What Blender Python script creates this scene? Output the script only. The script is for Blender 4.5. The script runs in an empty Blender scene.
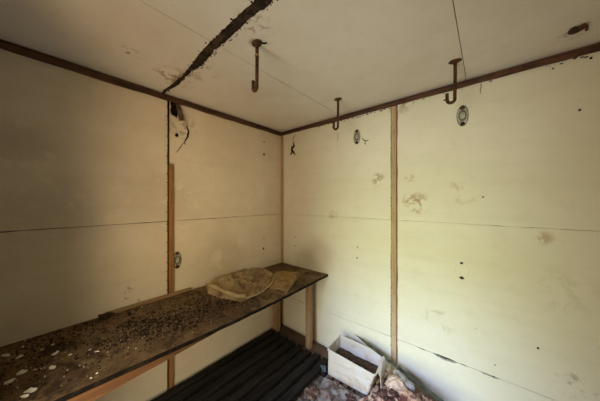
import bpy, bmesh, math, random
from mathutils import Vector, Matrix, noise
R = random.Random(7)
S = bpy.context.scene
COL = S.collection
PI = math.pi

# ------------------------------------------------------------------ camera, light, exposure
EYE = Vector((1.777, -1.771, 1.43))
cd = bpy.data.cameras.new('camera'); cam = bpy.data.objects.new('camera', cd); COL.objects.link(cam)
cam.location = EYE; cam.rotation_euler = (PI/2, 0, math.radians(40.4))
cd.sensor_width = 36; cd.lens = 36*220.7/600; cd.clip_start = 0.02
S.camera = cam

W = bpy.data.worlds.new('world'); S.world = W; W.use_nodes = True
nt = W.node_tree; nt.nodes.clear()
wo = nt.nodes.new('ShaderNodeOutputWorld'); bg = nt.nodes.new('ShaderNodeBackground')
tc = nt.nodes.new('ShaderNodeTexCoord'); sp = nt.nodes.new('ShaderNodeSeparateXYZ')
mr = nt.nodes.new('ShaderNodeMapRange'); mr.inputs['From Min'].default_value = -1; mr.inputs['From Max'].default_value = 1
rp = nt.nodes.new('ShaderNodeValToRGB')
nt.links.new(tc.outputs['Generated'], sp.inputs[0]); nt.links.new(sp.outputs['Z'], mr.inputs['Value'])
nt.links.new(mr.outputs[0], rp.inputs[0]); nt.links.new(rp.outputs[0], bg.inputs[0]); nt.links.new(bg.outputs[0], wo.inputs[0])
# ground, sunlit grass, leaves, bright sky above the tree line
STOPS = [(0.0, (0.10, 0.085, 0.05)), (0.40, (0.46, 0.42, 0.32)), (0.495, (0.67, 0.67, 0.48)),
         (0.52, (0.53, 0.58, 0.32)), (0.65, (0.49, 0.56, 0.29)), (0.735, (1.6, 1.9, 2.9)), (1.0, (1.5, 1.85, 2.7))]
def ramp(node, stops):
    cr = node.color_ramp
    while len(cr.elements) < len(stops): cr.elements.new(0.5)
    for e, (p, c) in zip(cr.elements, stops): e.position = p; e.color = (*c, 1)
ramp(rp, STOPS)
# to either side of the clearing outside stand shaded brown woods
rp2 = nt.nodes.new('ShaderNodeValToRGB'); nt.links.new(mr.outputs[0], rp2.inputs[0])
ramp(rp2, [(0.0, (0.10, 0.07, 0.04)), (0.45, (0.26, 0.19, 0.12)), (0.52, (0.24, 0.185, 0.115)), (0.70, (0.22, 0.19, 0.13)), (0.8, (0.5, 0.5, 0.5)), (1.0, (0.6, 0.7, 0.8))])
def wm(op, a, b):
    m = nt.nodes.new('ShaderNodeMath'); m.operation = op
    for i, x in enumerate((a, b)):
        if isinstance(x, (int, float)): m.inputs[i].default_value = x
        else: nt.links.new(x, m.inputs[i])
    return m.outputs[0]
tanaz = wm('DIVIDE', sp.outputs['X'], wm('MAXIMUM', wm('MULTIPLY', sp.outputs['Y'], -1.0), 0.01))
def sstep(v, a, b):
    m = nt.nodes.new('ShaderNodeMapRange'); m.interpolation_type = 'SMOOTHSTEP'
    m.inputs['From Min'].default_value = a; m.inputs['From Max'].default_value = b; nt.links.new(v, m.inputs['Value']); return m.outputs[0]
clear = wm('MULTIPLY', sstep(tanaz, -0.54, -0.15), sstep(tanaz, 0.34, 0.10))
mxw = nt.nodes.new('ShaderNodeMix'); mxw.data_type = 'RGBA'; nt.links.new(clear, mxw.inputs[0])
side = nt.nodes.new('ShaderNodeMix'); side.data_type = 'RGBA'; side.blend_type = 'MULTIPLY'   # warm glow added at one side to brighten the left wall
nt.links.new(wm('MULTIPLY', sstep(tanaz, 0.40, 1.1), sstep(tanaz, 2.6, 1.2)), side.inputs[0]); nt.links.new(rp2.outputs[0], side.inputs[6]); side.inputs[7].default_value = (2.6, 2.5, 2.2, 1)
nt.links.new(side.outputs[2], mxw.inputs[6]); nt.links.new(rp.outputs[0], mxw.inputs[7]); nt.links.new(mxw.outputs[2], bg.inputs[0])
bg.inputs[1].default_value = 17.0

DX0, DX1, DY0, DY1, DH = 0.80, 1.66, -2.02, -2.38, 1.88     # doorway behind the camera
pl = bpy.data.lights.new('doorway_daylight', 'AREA'); pl.shape = 'RECTANGLE'; pl.size = DX1-DX0; pl.size_y = DH
po = bpy.data.objects.new('doorway_daylight', pl); COL.objects.link(po)
po.location = ((DX0+DX1)/2, DY1-0.01, DH/2); po.rotation_euler = (PI/2, 0, 0)
pl.cycles.is_portal = True

S.view_settings.view_transform = 'Standard'; S.view_settings.look = 'None'
S.view_settings.gamma = 1; S.view_settings.use_curve_mapping = False
S.view_settings.exposure = 0.0

# ------------------------------------------------------------------ helpers
F = 220.7; _a = math.radians(40.4)
_f = Vector((-math.sin(_a), math.cos(_a), 0)); _r = Vector((math.cos(_a), math.sin(_a), 0))
def ray(px, py): return _f + _r*((px-300)/F) + Vector((0, 0, -(py-200.5)/F))
def wl(px, py, x=0.0): d = ray(px, py); return EYE + d*((x-EYE.x)/d.x)
def wr(px, py, y=0.0): d = ray(px, py); return EYE + d*((y-EYE.y)/d.y)
def wz(px, py, z): d = ray(px, py); return EYE + d*((z-EYE.z)/d.z)
HC = 2.2          # ceiling height

def nz(p, s=1.0, seed=0.0): return noise.noise(Vector(p)*s + Vector((seed, seed*1.7, -seed)))

def fbm(p, s, seed=0.0, oct=4):
    v = 0; a = 1.0
    for i in range(oct):
        v += a*nz(p, s, seed+i*3.1); a *= 0.5; s *= 2
    return v

def tag(o, label=None, cat=None, group=None, kind=None):
    if label: o['label'] = label
    if cat: o['category'] = cat
    if group: o['group'] = group
    if kind: o['kind'] = kind
    return o

def empty(name, loc, rot=(0, 0, 0)):
    o = bpy.data.objects.new(name, None); COL.objects.link(o); o.location = loc; o.rotation_euler = rot
    o.empty_display_size = 0.05
    return o

def obj(name, bm, m, parent=None, world=False, smooth=False, loc=None):
    """world=True: vertices are in world coordinates, made local to the parent"""
    off = Vector((0, 0, 0))
    if world and parent is not None: off = Vector(parent.location)
    if loc is not None: off = Vector(loc)
    if off.length > 0: bmesh.ops.translate(bm, verts=bm.verts, vec=-off)
    bmesh.ops.recalc_face_normals(bm, faces=bm.faces)
    me = bpy.data.meshes.new(name); bm.to_mesh(me); bm.free()
    if smooth:
        for p in me.polygons: p.use_smooth = True
    me.materials.append(m)
    o = bpy.data.objects.new(name, me); COL.objects.link(o)
    if parent is not None: o.parent = parent
    if loc is not None: o.location = loc
    return o

def box(bm, a, b, bev=0.0, wob=0.0, seed=0.0, cuts=0):
    """axis aligned box, optionally bevelled, subdivided along its length and made uneven"""
    lo = Vector([min(a[i], b[i]) for i in range(3)]); hi = Vector([max(a[i], b[i]) for i in range(3)])
    t = bmesh.new(); bmesh.ops.create_cube(t, size=1)
    for v in t.verts:
        v.co = Vector([lo[i] + (v.co[i]+0.5)*(hi[i]-lo[i]) for i in range(3)])
    if bev: bmesh.ops.bevel(t, geom=t.edges[:], offset=bev, segments=2, affect='EDGES', profile=0.7)
    if cuts:
        ax = max(range(3), key=lambda i: hi[i]-lo[i])
        n = Vector((0, 0, 0)); n[ax] = 1
        for k in range(1, cuts):
            c = lo + (hi-lo)*(k/cuts)
            bmesh.ops.bisect_plane(t, geom=t.verts[:]+t.edges[:]+t.faces[:], plane_co=c, plane_no=n)
    if wob:
        for v in t.verts:
            p = v.co
            v.co = p + Vector((nz(p, 9, seed), nz(p, 9, seed+5), nz(p, 9, seed+9)))*wob
    merge(bm, t)

def merge(bm, t, M=None):
    mp = {}
    for v in t.verts: mp[v] = bm.verts.new(M @ v.co if M else v.co)
    for f in t.faces:
        try: bm.faces.new([mp[v] for v in f.verts])
        except ValueError: pass
    t.free()

def beam(bm, p, q, w, h, up=Vector((0, 0, 1)), bev=0.0, wob=0, seed=0, cuts=0):
    """box from p to q, w across, h along up"""
    p, q = Vector(p), Vector(q); d = q-p; L = d.length; x = d.normalized()
    y = up.cross(x).normalized(); z = x.cross(y)
    t = bmesh.new(); box(t, (0, -w/2, -h/2), (L, w/2, h/2), bev, wob, seed, cuts)
    M = Matrix((( x.x, y.x, z.x, p.x), (x.y, y.y, z.y, p.y), (x.z, y.z, z.z, p.z), (0, 0, 0, 1)))
    merge(bm, t, M)

def tube(bm, pts, r, n=10, rad=None):
    pts = [Vector(p) for p in pts]; rings = []
    up = Vector((0.13, 0.31, 0.9)).normalized()
    for i, p in enumerate(pts):
        a = pts[max(0, i-1)]; b = pts[min(len(pts)-1, i+1)]
        d = (b-a).normalized(); u = d.cross(up)
        if u.length < 1e-3: u = d.cross(Vector((1, 0, 0)))
        u.normalize(); w = d.cross(u); rr = rad[i] if rad else r
        rings.append([bm.verts.new(p + (u*math.cos(2*PI*k/n) + w*math.sin(2*PI*k/n))*rr) for k in range(n)])
    for A, B in zip(rings, rings[1:]):
        for k in range(n): bm.faces.new((A[k], A[(k+1) % n], B[(k+1) % n], B[k]))
    bm.faces.new(rings[0]); bm.faces.new(rings[-1])

def lathe(bm, prof, n=24, sx=1.0, sy=1.0, M=None):
    """profile [(r,z)] turned about z, scaled to an ellipse"""
    t = bmesh.new(); rings = []
    for r, z in prof:
        rings.append([t.verts.new((r*sx*math.cos(2*PI*k/n), r*sy*math.sin(2*PI*k/n), z)) for k in range(n)])
    for A, B in zip(rings, rings[1:]):
        for k in range(n): t.faces.new((A[k], A[(k+1) % n], B[(k+1) % n], B[k]))
    t.faces.new(rings[0]); t.faces.new(rings[-1])
    merge(bm, t, M)

def ringbody(bm, prof, n=28, sx=1.0, sy=1.0):
    """closed ring: profile is a closed loop of (r,z)"""
    rings = [[bm.verts.new((r*sx*math.cos(2*PI*k/n), r*sy*math.sin(2*PI*k/n), z)) for k in range(n)] for r, z in prof]
    for A, B in zip(rings, rings[1:]+rings[:1]):
        for k in range(n): bm.faces.new((A[k], A[(k+1) % n], B[(k+1) % n], B[k]))

def grid(bm, fn, nu, nv, thick=None):
    """fn(s,t)->Vector over the unit square; thick: vector for the back face"""
    V = [[bm.verts.new(fn(i/nu, j/nv)) for j in range(nv+1)] for i in range(nu+1)]
    for i in range(nu):
        for j in range(nv): bm.faces.new((V[i][j], V[i+1][j], V[i+1][j+1], V[i][j+1]))
    if thick is not None:
        th = Vector(thick)
        loop = [V[i][0] for i in range(nu)] + [V[nu][j] for j in range(nv)] + [V[i][nv] for i in range(nu, 0, -1)] + [V[0][j] for j in range(nv, 0, -1)]
        back = [bm.verts.new(v.co+th) for v in loop]
        n = len(loop)
        for k in range(n): bm.faces.new((loop[k], loop[(k+1) % n], back[(k+1) % n], back[k]))

def blob(bm, c, r, sc=(1, 1, 1), rough=0.35, seed=0.0, sub=2, fr=1.5):
    t = bmesh.new(); bmesh.ops.create_icosphere(t, subdivisions=sub, radius=1)
    for v in t.verts:
        k = 1 + rough*fbm(v.co, fr, seed, 3)
        v.co = Vector((v.co.x*sc[0], v.co.y*sc[1], v.co.z*sc[2]))*r*k + Vector(c)
    merge(bm, t)

def chip(bm, c, r, seed, th=0.002, tilt=0.2, n=9):
    """a thin irregular flake"""
    rr = random.Random(seed)
    M = Matrix.Translation(c) @ Matrix.Rotation(rr.uniform(0, 6.3), 4, 'Z') @ Matrix.Rotation(rr.uniform(-tilt, tilt), 4, 'X') @ Matrix.Rotation(rr.uniform(-tilt, tilt), 4, 'Y')
    e = rr.uniform(0.5, 0.95); top = []; bot = []
    for k in range(n):
        a = 2*PI*k/n; q = r*rr.uniform(0.55, 1.15)
        p = Vector((q*math.cos(a), q*e*math.sin(a), rr.uniform(0, r*0.12)))
        top.append(bm.verts.new(M @ (p+Vector((0, 0, th))))); bot.append(bm.verts.new(M @ p))
    ct = bm.verts.new(M @ Vector((0, 0, th*0.4)))
    for k in range(n):
        bm.faces.new((ct, top[k], top[(k+1) % n])); bm.faces.new((top[k], bot[k], bot[(k+1) % n], top[(k+1) % n]))
    bm.faces.new(bot[::-1])

# ------------------------------------------------------------------ materials
class N:
    def __init__(s, name, rough=0.7, metal=0.0, spec=0.3):
        s.m = bpy.data.materials.new(name); s.m.use_nodes = True; s.t = s.m.node_tree
        s.b = s.t.nodes['Principled BSDF']; s.b.inputs['Roughness'].default_value = rough
        s.b.inputs['Metallic'].default_value = metal; s.b.inputs['Specular IOR Level'].default_value = spec
        s.tc = s.n('ShaderNodeTexCoord')
    def n(s, k): return s.t.nodes.new(k)
    def l(s, a, b): s.t.links.new(a, b)
    def mapping(s, scale, loc=(0, 0, 0)):
        m = s.n('ShaderNodeMapping'); m.inputs['Scale'].default_value = scale; m.inputs['Location'].default_value = loc
        s.l(s.tc.outputs['Object'], m.inputs[0]); return m.outputs[0]
    def noise(s, scale, det=5, vec=None, rough=0.6, dist=0.0):
        t = s.n('ShaderNodeTexNoise'); t.inputs['Scale'].default_value = scale; t.inputs['Detail'].default_value = det
        t.inputs['Roughness'].default_value = rough; t.inputs['Distortion'].default_value = dist
        s.l(vec if vec is not None else s.tc.outputs['Object'], t.inputs['Vector']); return t.outputs['Fac']
    def rng(s, v, a, b, c=0.0, d=1.0):
        m = s.n('ShaderNodeMapRange'); m.interpolation_type = 'SMOOTHSTEP'
        for k, x in zip(('From Min', 'From Max', 'To Min', 'To Max'), (a, b, c, d)): m.inputs[k].default_value = x
        s.l(v, m.inputs['Value']); return m.outputs[0]
    def math(s, op, a, b):
        m = s.n('ShaderNodeMath'); m.operation = op
        for i, x in enumerate((a, b)):
            if isinstance(x, (int, float)): m.inputs[i].default_value = x
            else: s.l(x, m.inputs[i])
        return m.outputs[0]
    def mix(s, fac, a, b):
        m = s.n('ShaderNodeMix'); m.data_type = 'RGBA'
        if isinstance(fac, (int, float)): m.inputs[0].default_value = fac
        else: s.l(fac, m.inputs[0])
        for i, x in ((6, a), (7, b)):
            if isinstance(x, tuple): m.inputs[i].default_value = (*x, 1)
            else: s.l(x, m.inputs[i])
        return m.outputs[2]
    def col(s, c):
        if isinstance(c, tuple): s.b.inputs['Base Color'].default_value = (*c, 1)
        else: s.l(c, s.b.inputs['Base Color'])
    def bump(s, h, strength=0.3, dist=0.01):
        b = s.n('ShaderNodeBump'); b.inputs['Strength'].default_value = strength; b.inputs['Distance'].default_value = dist
        s.l(h, b.inputs['Height']); s.l(b.outputs[0], s.b.inputs['Normal'])

def paint(name, base, stain, spots=(), amount=0.5, streak=True):
    """old painted board: mottling, yellowed clouds, specks, and stains at given places"""
    s = N(name, rough=0.62, spec=0.25)
    c = s.mix(s.rng(s.noise(1.7, 4, rough=0.55), 0.35, 0.7, 0, amount), base, stain)
    c = s.mix(s.rng(s.noise(9, 6, rough=0.7), 0.45, 0.75, 0, 0.25), c, tuple(x*0.86 for x in stain))
    if streak:
        v = s.noise(1, 4, vec=s.mapping((1.2, 1.2, 14)))
        c = s.mix(s.rng(v, 0.45, 0.75, 0, 0.16), c, tuple(x*0.8 for x in stain))
    sk = s.noise(55, 2, rough=0.4)
    c = s.mix(s.rng(sk, 0.73, 0.79, 0, 0.3), c, (0.22, 0.15, 0.07))
    tex = {}
    for (p, r, colr, st, sc, th) in spots:
        d = s.n('ShaderNodeVectorMath'); d.operation = 'DISTANCE'; d.inputs[1].default_value = p
        s.l(s.tc.outputs['Object'], d.inputs[0])
        a = s.rng(d.outputs['Value'], r*0.25, r, 1, 0)
        if sc not in tex: tex[sc] = s.noise(sc, 5, rough=0.65, dist=0.4)
        q = s.math('MULTIPLY', a, s.rng(tex[sc], th, th+0.12, 0, 1))
        c = s.mix(s.math('MULTIPLY', q, st), c, colr)
    s.col(c); s.bump(s.noise(14, 6), 0.25, 0.006)
    return s.m

def wood(name, a, b, axis=1, rough=0.75, sc=1.0, dirt=(0.05, 0.035, 0.02), dirty=0.4, spec=0.25):
    s = N(name, rough=rough, spec=spec)
    k = [26*sc]*3; k[axis] = 1.6*sc
    g = s.noise(1, 6, vec=s.mapping(tuple(k)), dist=0.6)
    c = s.mix(s.rng(g, 0.3, 0.7), a, b)
    c = s.mix(s.rng(s.noise(7, 5, rough=0.7), 0.45, 0.7, 0, dirty), c, dirt)
    s.col(c); s.bump(g, 0.4, 0.004); return s.m

def rusty(name, a=(0.16, 0.075, 0.035), b=(0.035, 0.022, 0.015), rough=0.8, metal=0.15):
    s = N(name, rough=rough, metal=metal)
    n = s.noise(60, 6, rough=0.7)
    s.col(s.mix(s.rng(n, 0.38, 0.62), a, b)); s.bump(n, 0.6, 0.004); return s.m

def mottled(name, cols, sc=8, rough=0.85, bump=0.5, spec=0.2, bd=0.01):
    s = N(name, rough=rough, spec=spec)
    c = cols[0]
    for i, q in enumerate(cols[1:]):
        v = s.noise(sc*(1.0+0.9*i), 6, vec=s.mapping((1, 1, 1), (i*3.3, i*1.7, 0)), rough=0.65)
        c = s.mix(s.rng(v, 0.47, 0.58), c, q)
    s.col(c); s.bump(s.noise(sc*4, 6), bump, bd); return s.m

BR = (0.20, 0.11, 0.035)
right_spots = [(tuple(wr(415, 203)), 0.12, (0.36, 0.22, 0.07), 0.75, 16, 0.47), (tuple(wr(378, 179)), 0.07, (0.30, 0.20, 0.08), 0.7, 18, 0.44),
               (tuple(wr(318, 255)), 0.26, (0.36, 0.24, 0.12), 0.38, 3, 0.28), (tuple(wr(305, 262)), 0.20, (0.33, 0.22, 0.12), 0.35, 6, 0.34),
               (tuple(wr(464, 190)), 0.13, (0.42, 0.32, 0.13), 0.45, 12, 0.50), (tuple(wr(544, 238)), 0.05, (0.42, 0.30, 0.12), 0.6, 20, 0.44),
               (tuple(wr(410, 178)), 0.05, (0.42, 0.30, 0.12), 0.5, 25, 0.46), (tuple(wr(437, 320)), 0.12, (0.42, 0.33, 0.14), 0.5, 10, 0.5),
               (tuple(wr(575, 385)), 0.10, (0.2, 0.15, 0.07), 0.5, 16, 0.5), (tuple(wr(565, 292)), 0.16, (0.34, 0.28, 0.13), 0.18, 12, 0.45),
               (tuple(wr(333, 215)), 0.06, (0.35, 0.25, 0.11), 0.4, 18, 0.45), (tuple(wr(400, 104)), 0.12, (0.3, 0.2, 0.08), 0.5, 14, 0.45)]
left_spots = [(tuple(wl(225, 262)), 0.35, (0.26, 0.17, 0.08), 0.22, 5, 0.36), (tuple(wl(125, 298)), 0.14, (0.14, 0.10, 0.05), 0.6, 18, 0.55),
              (tuple(wl(60, 215)), 0.30, (0.22, 0.15, 0.07), 0.22, 5, 0.36), (tuple(wl(165, 200)), 0.35, (0.24, 0.17, 0.08), 0.22, 5, 0.36),
              (tuple(wl(182, 125)), 0.14, (0.16, 0.09, 0.04), 0.45, 16, 0.45), (tuple(wl(20, 145)), 0.2, (0.2, 0.14, 0.08), 0.2, 6, 0.4)]
ceil_spots = [(tuple(wz(128, 53, HC)), 0.08, (0.22, 0.12, 0.05), 0.6, 26, 0.52), (tuple(wz(176, 78, HC)), 0.16, (0.24, 0.13, 0.05), 0.75, 16, 0.46),
              (tuple(wz(205, 74, HC)), 0.13, (0.28, 0.17, 0.08), 0.5, 12, 0.45), (tuple(wz(253, 24, HC)), 0.10, (0.22, 0.12, 0.05), 0.6, 30, 0.5),
              (tuple(wz(255, 43, HC)), 0.04, (0.30, 0.13, 0.04), 0.8, 25, 0.35), (tuple(wz(575, 32, HC)), 0.08, (0.2, 0.12, 0.06), 0.5, 20, 0.45),
              (tuple(wz(102, 44, HC)), 0.08, (0.75, 0.62, 0.42), 0.5, 14, 0.42)]
M = dict(
    right=paint('cream_board_right', (0.84, 0.83, 0.70), (0.76, 0.72, 0.54), right_spots, 0.5),
    left=paint('cream_board_left', (0.85, 0.77, 0.63), (0.72, 0.62, 0.46), left_spots, 0.6),
    ceil=paint('ceiling_board', (0.82, 0.79, 0.74), (0.72, 0.67, 0.59), ceil_spots, 0.7, streak=False),
    void=mottled('dark_cavity_felt', [(0.035, 0.020, 0.012), (0.08, 0.04, 0.02)], 14),
    recess=mottled('tarred_joint_board', [(0.040, 0.028, 0.020), (0.022, 0.016, 0.012), (0.09, 0.06, 0.04)], 12, bump=0.8),
    plaster=wood('dark_boarded_wall', (0.20, 0.15, 0.10), (0.12, 0.09, 0.06), axis=2),
    batten=wood('pale_batten_wood', (0.56, 0.40, 0.25), (0.42, 0.28, 0.16), axis=2, dirty=0.25, dirt=(0.22, 0.14, 0.08)),
    obatten=wood('orange_batten_wood', (0.42, 0.21, 0.075), (0.27, 0.12, 0.04), axis=2, dirty=0.3),
    trimL=wood('dark_cornice_wood_left', (0.15, 0.07, 0.038), (0.04, 0.022, 0.015), axis=1, dirty=0.5, dirt=(0.02, 0.012, 0.01)),
    trimR=wood('dark_cornice_wood_right', (0.15, 0.07, 0.04), (0.04, 0.022, 0.015), axis=0, dirty=0.7, dirt=(0.02, 0.012, 0.01)),
    leg=wood('bench_leg_wood', (0.44, 0.28, 0.16), (0.32, 0.19, 0.10), axis=2, dirty=0.2, dirt=(0.2, 0.11, 0.06)),
    rail=wood('bench_rail_wood', (0.22, 0.11, 0.042), (0.13, 0.062, 0.027), axis=1, dirty=0.2),
    edge=mottled('blackened_edge', [(0.010, 0.008, 0.006), (0.025, 0.019, 0.013)], 20, spec=0.1),
    slat=wood('blackened_slat_wood', (0.028, 0.024, 0.020), (0.008, 0.007, 0.006), axis=1, rough=0.8, dirty=0.4, dirt=(0.035, 0.028, 0.02), spec=0.15),
    sill=wood('brown_sill_wood', (0.17, 0.11, 0.07), (0.09, 0.055, 0.035), axis=0, dirty=0.4),
    floor=mottled('dirty_floor', [(0.16, 0.13, 0.10), (0.09, 0.065, 0.045), (0.25, 0.21, 0.18)], 7),
    rust=rusty('rust_iron', (0.13, 0.055, 0.025), (0.03, 0.018, 0.012)), nail=rusty('nail_iron', (0.07, 0.035, 0.02), (0.02, 0.014, 0.01)),
    galv=mottled('grey_galvanised_metal', [(0.50, 0.51, 0.42), (0.62, 0.62, 0.52), (0.34, 0.32, 0.24)], 60, rough=0.5, bump=0.3, spec=0.5, bd=0.002),
    hole=mottled('hole_dark', [(0.012, 0.009, 0.007), (0.05, 0.03, 0.018)], 60),
    dirt=mottled('dark_litter', [(0.045, 0.028, 0.016), (0.09, 0.055, 0.03), (0.02, 0.013, 0.01)], 40),
    dirt2=mottled('brown_litter', [(0.20, 0.13, 0.07), (0.30, 0.20, 0.11), (0.10, 0.06, 0.03)], 40),
    flake=mottled('white_paint_flake', [(0.85, 0.82, 0.70), (0.70, 0.65, 0.52)], 30, bump=0.3, bd=0.002),
    cardb=mottled('brown_card', [(0.34, 0.22, 0.09), (0.25, 0.155, 0.065), (0.42, 0.29, 0.14)], 10, bump=0.3, bd=0.003),
    lath=wood('pale_lath', (0.36, 0.24, 0.12), (0.25, 0.15, 0.07), axis=1, dirty=0.3),
    bin=mottled('dirty_white_plastic', [(0.68, 0.62, 0.53), (0.58, 0.50, 0.40), (0.70, 0.66, 0.60)], 5, rough=0.4, bump=0.1, spec=0.45, bd=0.002),
    filling=mottled('brown_bin_filling', [(0.065, 0.042, 0.025), (0.035, 0.022, 0.015), (0.10, 0.066, 0.042)], 25),
    strip=mottled('green_grey_strip_metal', [(0.060, 0.065, 0.038), (0.095, 0.095, 0.06), (0.035, 0.038, 0.024)], 14, rough=0.7, bump=0.2, spec=0.15, bd=0.002),
    sack=mottled('pinkish_brown_sack', [(0.42, 0.27, 0.19), (0.55, 0.39, 0.28), (0.10, 0.035, 0.028)], 7, bump=0.4),
    sackl=mottled('tan_crumpled_paper', [(0.55, 0.40, 0.29), (0.38, 0.24, 0.17), (0.64, 0.50, 0.38)], 12, bump=0.4),
    sheet=mottled('grey_dirty_sheeting', [(0.19, 0.15, 0.125), (0.09, 0.065, 0.05), (0.24, 0.21, 0.19)], 8, rough=0.45, bump=0.4, spec=0.5),
    rubble=mottled('reddish_rubble', [(0.13, 0.075, 0.055), (0.07, 0.038, 0.028), (0.22, 0.15, 0.11)], 12),
    bluegrey=mottled('blue_grey_metal', [(0.10, 0.125, 0.17), (0.05, 0.06, 0.08)], 20, rough=0.5, spec=0.5, bump=0.2),
)
def benchtop_mat():
    s = N('stained_bench_board', rough=0.7, spec=0.25)
    c = s.mix(s.rng(s.noise(3.5, 6, rough=0.65), 0.38, 0.62), (0.22, 0.140, 0.068), (0.11, 0.064, 0.030))
    c = s.mix(s.rng(s.noise(9, 7, rough=0.75, dist=0.8), 0.48, 0.62, 0, 0.85), c, (0.028, 0.017, 0.010))
    c = s.mix(s.rng(s.noise(26, 5, rough=0.7), 0.56, 0.68, 0, 0.7), c, (0.26, 0.19, 0.10))
    # a lighter grey-brown band along the front edge
    sp = s.n('ShaderNodeSeparateXYZ'); s.l(s.tc.outputs['Object'], sp.inputs[0])
    e = s.rng(sp.outputs['X'], 0.44, 0.58)
    c = s.mix(s.math('MULTIPLY', e, s.rng(s.noise(5, 5), 0.35, 0.6, 0.2, 0.8)), c, (0.46, 0.36, 0.22))
    s.col(c); s.bump(s.noise(30, 8, rough=0.7), 0.7, 0.008); return s.m
M['greysheet'] = mottled('dull_grey_sheet', [(0.24, 0.22, 0.20), (0.34, 0.32, 0.29), (0.13, 0.11, 0.09)], 20)
M['darkred'] = mottled('dark_red_rubble', [(0.06, 0.022, 0.017), (0.025, 0.012, 0.010), (0.13, 0.075, 0.055)], 25)
M['bench'] = benchtop_mat()
M['clod'] = mottled('black_clotted_dirt', [(0.018, 0.011, 0.007), (0.035, 0.02, 0.012)], 40)
def film_mat(name, a, b):
    s = N(name, rough=0.35, spec=0.5)
    s.col(s.mix(s.rng(s.noise(8, 6, rough=0.7), 0.4, 0.65), a, b))
    tr = s.n('ShaderNodeBsdfTranslucent'); tr.inputs[0].default_value = (0.7, 0.55, 0.3, 1)
    mx = s.n('ShaderNodeMixShader'); mx.inputs[0].default_value = 0.25
    out = [n for n in s.t.nodes if n.type == 'OUTPUT_MATERIAL'][0]
    s.l(s.b.outputs[0], mx.inputs[1]); s.l(tr.outputs[0], mx.inputs[2]); s.l(mx.outputs[0], out.inputs[0])
    s.bump(s.noise(18, 5), 0.4, 0.006); return s.m
M['film'] = film_mat('dirty_plastic_film', (0.56, 0.42, 0.22), (0.27, 0.18, 0.085))
M['film2'] = film_mat('yellowed_plastic_film', (0.70, 0.58, 0.36), (0.50, 0.38, 0.20))

# ------------------------------------------------------------------ room shell
XR, YB = 2.62, DY0
def struct(name, bm, m, parent=None, smooth=False):
    o = obj(name, bm, m, parent, smooth=smooth)
    if parent is None: o['kind'] = 'structure'
    return o

bm = bmesh.new(); box(bm, (-0.1, YB-0.02, -0.08), (XR+0.05, 0.1, 0)); struct('floor', bm, M['floor'])
bm = bmesh.new(); box(bm, (-0.1, YB, -0.05), (-0.03, 0.1, HC+0.1)); wallL = struct('wall_left', bm, M['void'])
bm = bmesh.new(); box(bm, (-0.03, 0.03, -0.05), (XR, 0.1, HC+0.1)); wallR = struct('wall_right', bm, M['void'])
bm = bmesh.new(); box(bm, (-0.03, YB, HC+0.045), (XR, 0.03, HC+0.1)); ceil = struct('ceiling', bm, M['recess'])
bm = bmesh.new(); box(bm, (XR, YB, -0.05), (XR+0.07, 0.1, HC+0.1)); struct('wall_side', bm, M['plaster'])
bm = bmesh.new()                                   # thick rear wall with the doorway
box(bm, (-0.1, DY1, -0.05), (DX0, DY0, HC+0.1)); box(bm, (DX1, DY1, -0.05), (XR+0.07, DY0, HC+0.1))
box(bm, (DX0, DY1, DH), (DX1, DY0, HC+0.1)); box(bm, (DX0, DY1, -0.05), (DX1, DY0, 0.0))
struct('wall_back', bm, M['plaster'])

SEAMS = [0.0, 0.368, 1.279, HC-0.012]
def edge(base, seed, amp=0.0016, sc=14):
    return lambda u: base + amp*nz((u, seed, 0), sc) + amp*0.8*nz((u, seed, 7), 3)
def panel(parent, m, P, n, u0, u1, v0, v1, nu=60, nv=40):
    """board between edge functions u0(v),u1(v),v0(u),v1(u); P(u,v) places a point; n points outwards from the face to the back"""
    bm = bmesh.new()
    ua, ub = u0(0), u1(0); va, vb = v0(0), v1(0)
    def fn(s, t):
        uu = ua+(ub-ua)*s; vv = va+(vb-va)*t
        A, B = u0(vv), u1(vv); C, D = v0(uu), v1(uu)
        return P(A+(B-A)*s, C+(D-C)*t)
    grid(bm, fn, nu, nv, thick=n)
    return struct('wall_board' if parent is not ceil else 'ceiling_board', bm, m, parent)

G = 0.0016
# left wall: u runs along y, v is height
PL = lambda u, v: Vector((0, u, v))
cols = [(YB, -1.173), (-1.154, -0.010)]
for ci, (a, b) in enumerate(cols):
    for k in range(3):
        panel(wallL, M['left'], PL, (-0.02, 0, 0), edge(a, ci+20, 0.0012), edge(b, ci+30, 0.0025, 10),
              edge(SEAMS[k]+G, k*5+ci), edge(SEAMS[k+1]-G*(1.5 if ci == 0 else 0.8), k*5+9+ci, 0.0022))
# right wall: u runs along x; the lowest seam is chipped in two places
PR = lambda u, v: Vector((u, 0, v))
def chipped(base, seed, sgn):
    f = edge(base, seed)
    def g(u):
        d = 0
        for c, w, h in ((1.557, 0.075, 0.020), (1.787, 0.05, 0.011), (1.42, 0.03, 0.006), (1.66, 0.02, 0.006), (0.30, 0.05, 0.005)):
            q = max(0, 1-abs(u-c)/w)
            d += h*min(1, q*2)*(0.7+0.6*nz((u, seed, 3), 60))
        return f(u)+sgn*d*(1 if sgn < 0 else 0.25)
    return g
cols = [(0.014, 1.200), (1.250, XR)]
for ci, (a, b) in enumerate(cols):
    for k in range(3):
        v0 = edge(SEAMS[k]+G*0.5, k*7+ci+50); v1 = edge(SEAMS[k+1]-G*0.5, k*7+60+ci)
        if k == 0: v1 = chipped(SEAMS[1]-G*0.8, 77, -1)
        if k == 1: v0 = chipped(SEAMS[1]+G*0.8, 78, 1)
        panel(wallR, M['right'], PR, (0, 0.02, 0), edge(a, ci+40, 0.003, 10), edge(b, ci+45, 0.003, 10), v0, v1, nu=150 if k < 2 else 60)
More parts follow.
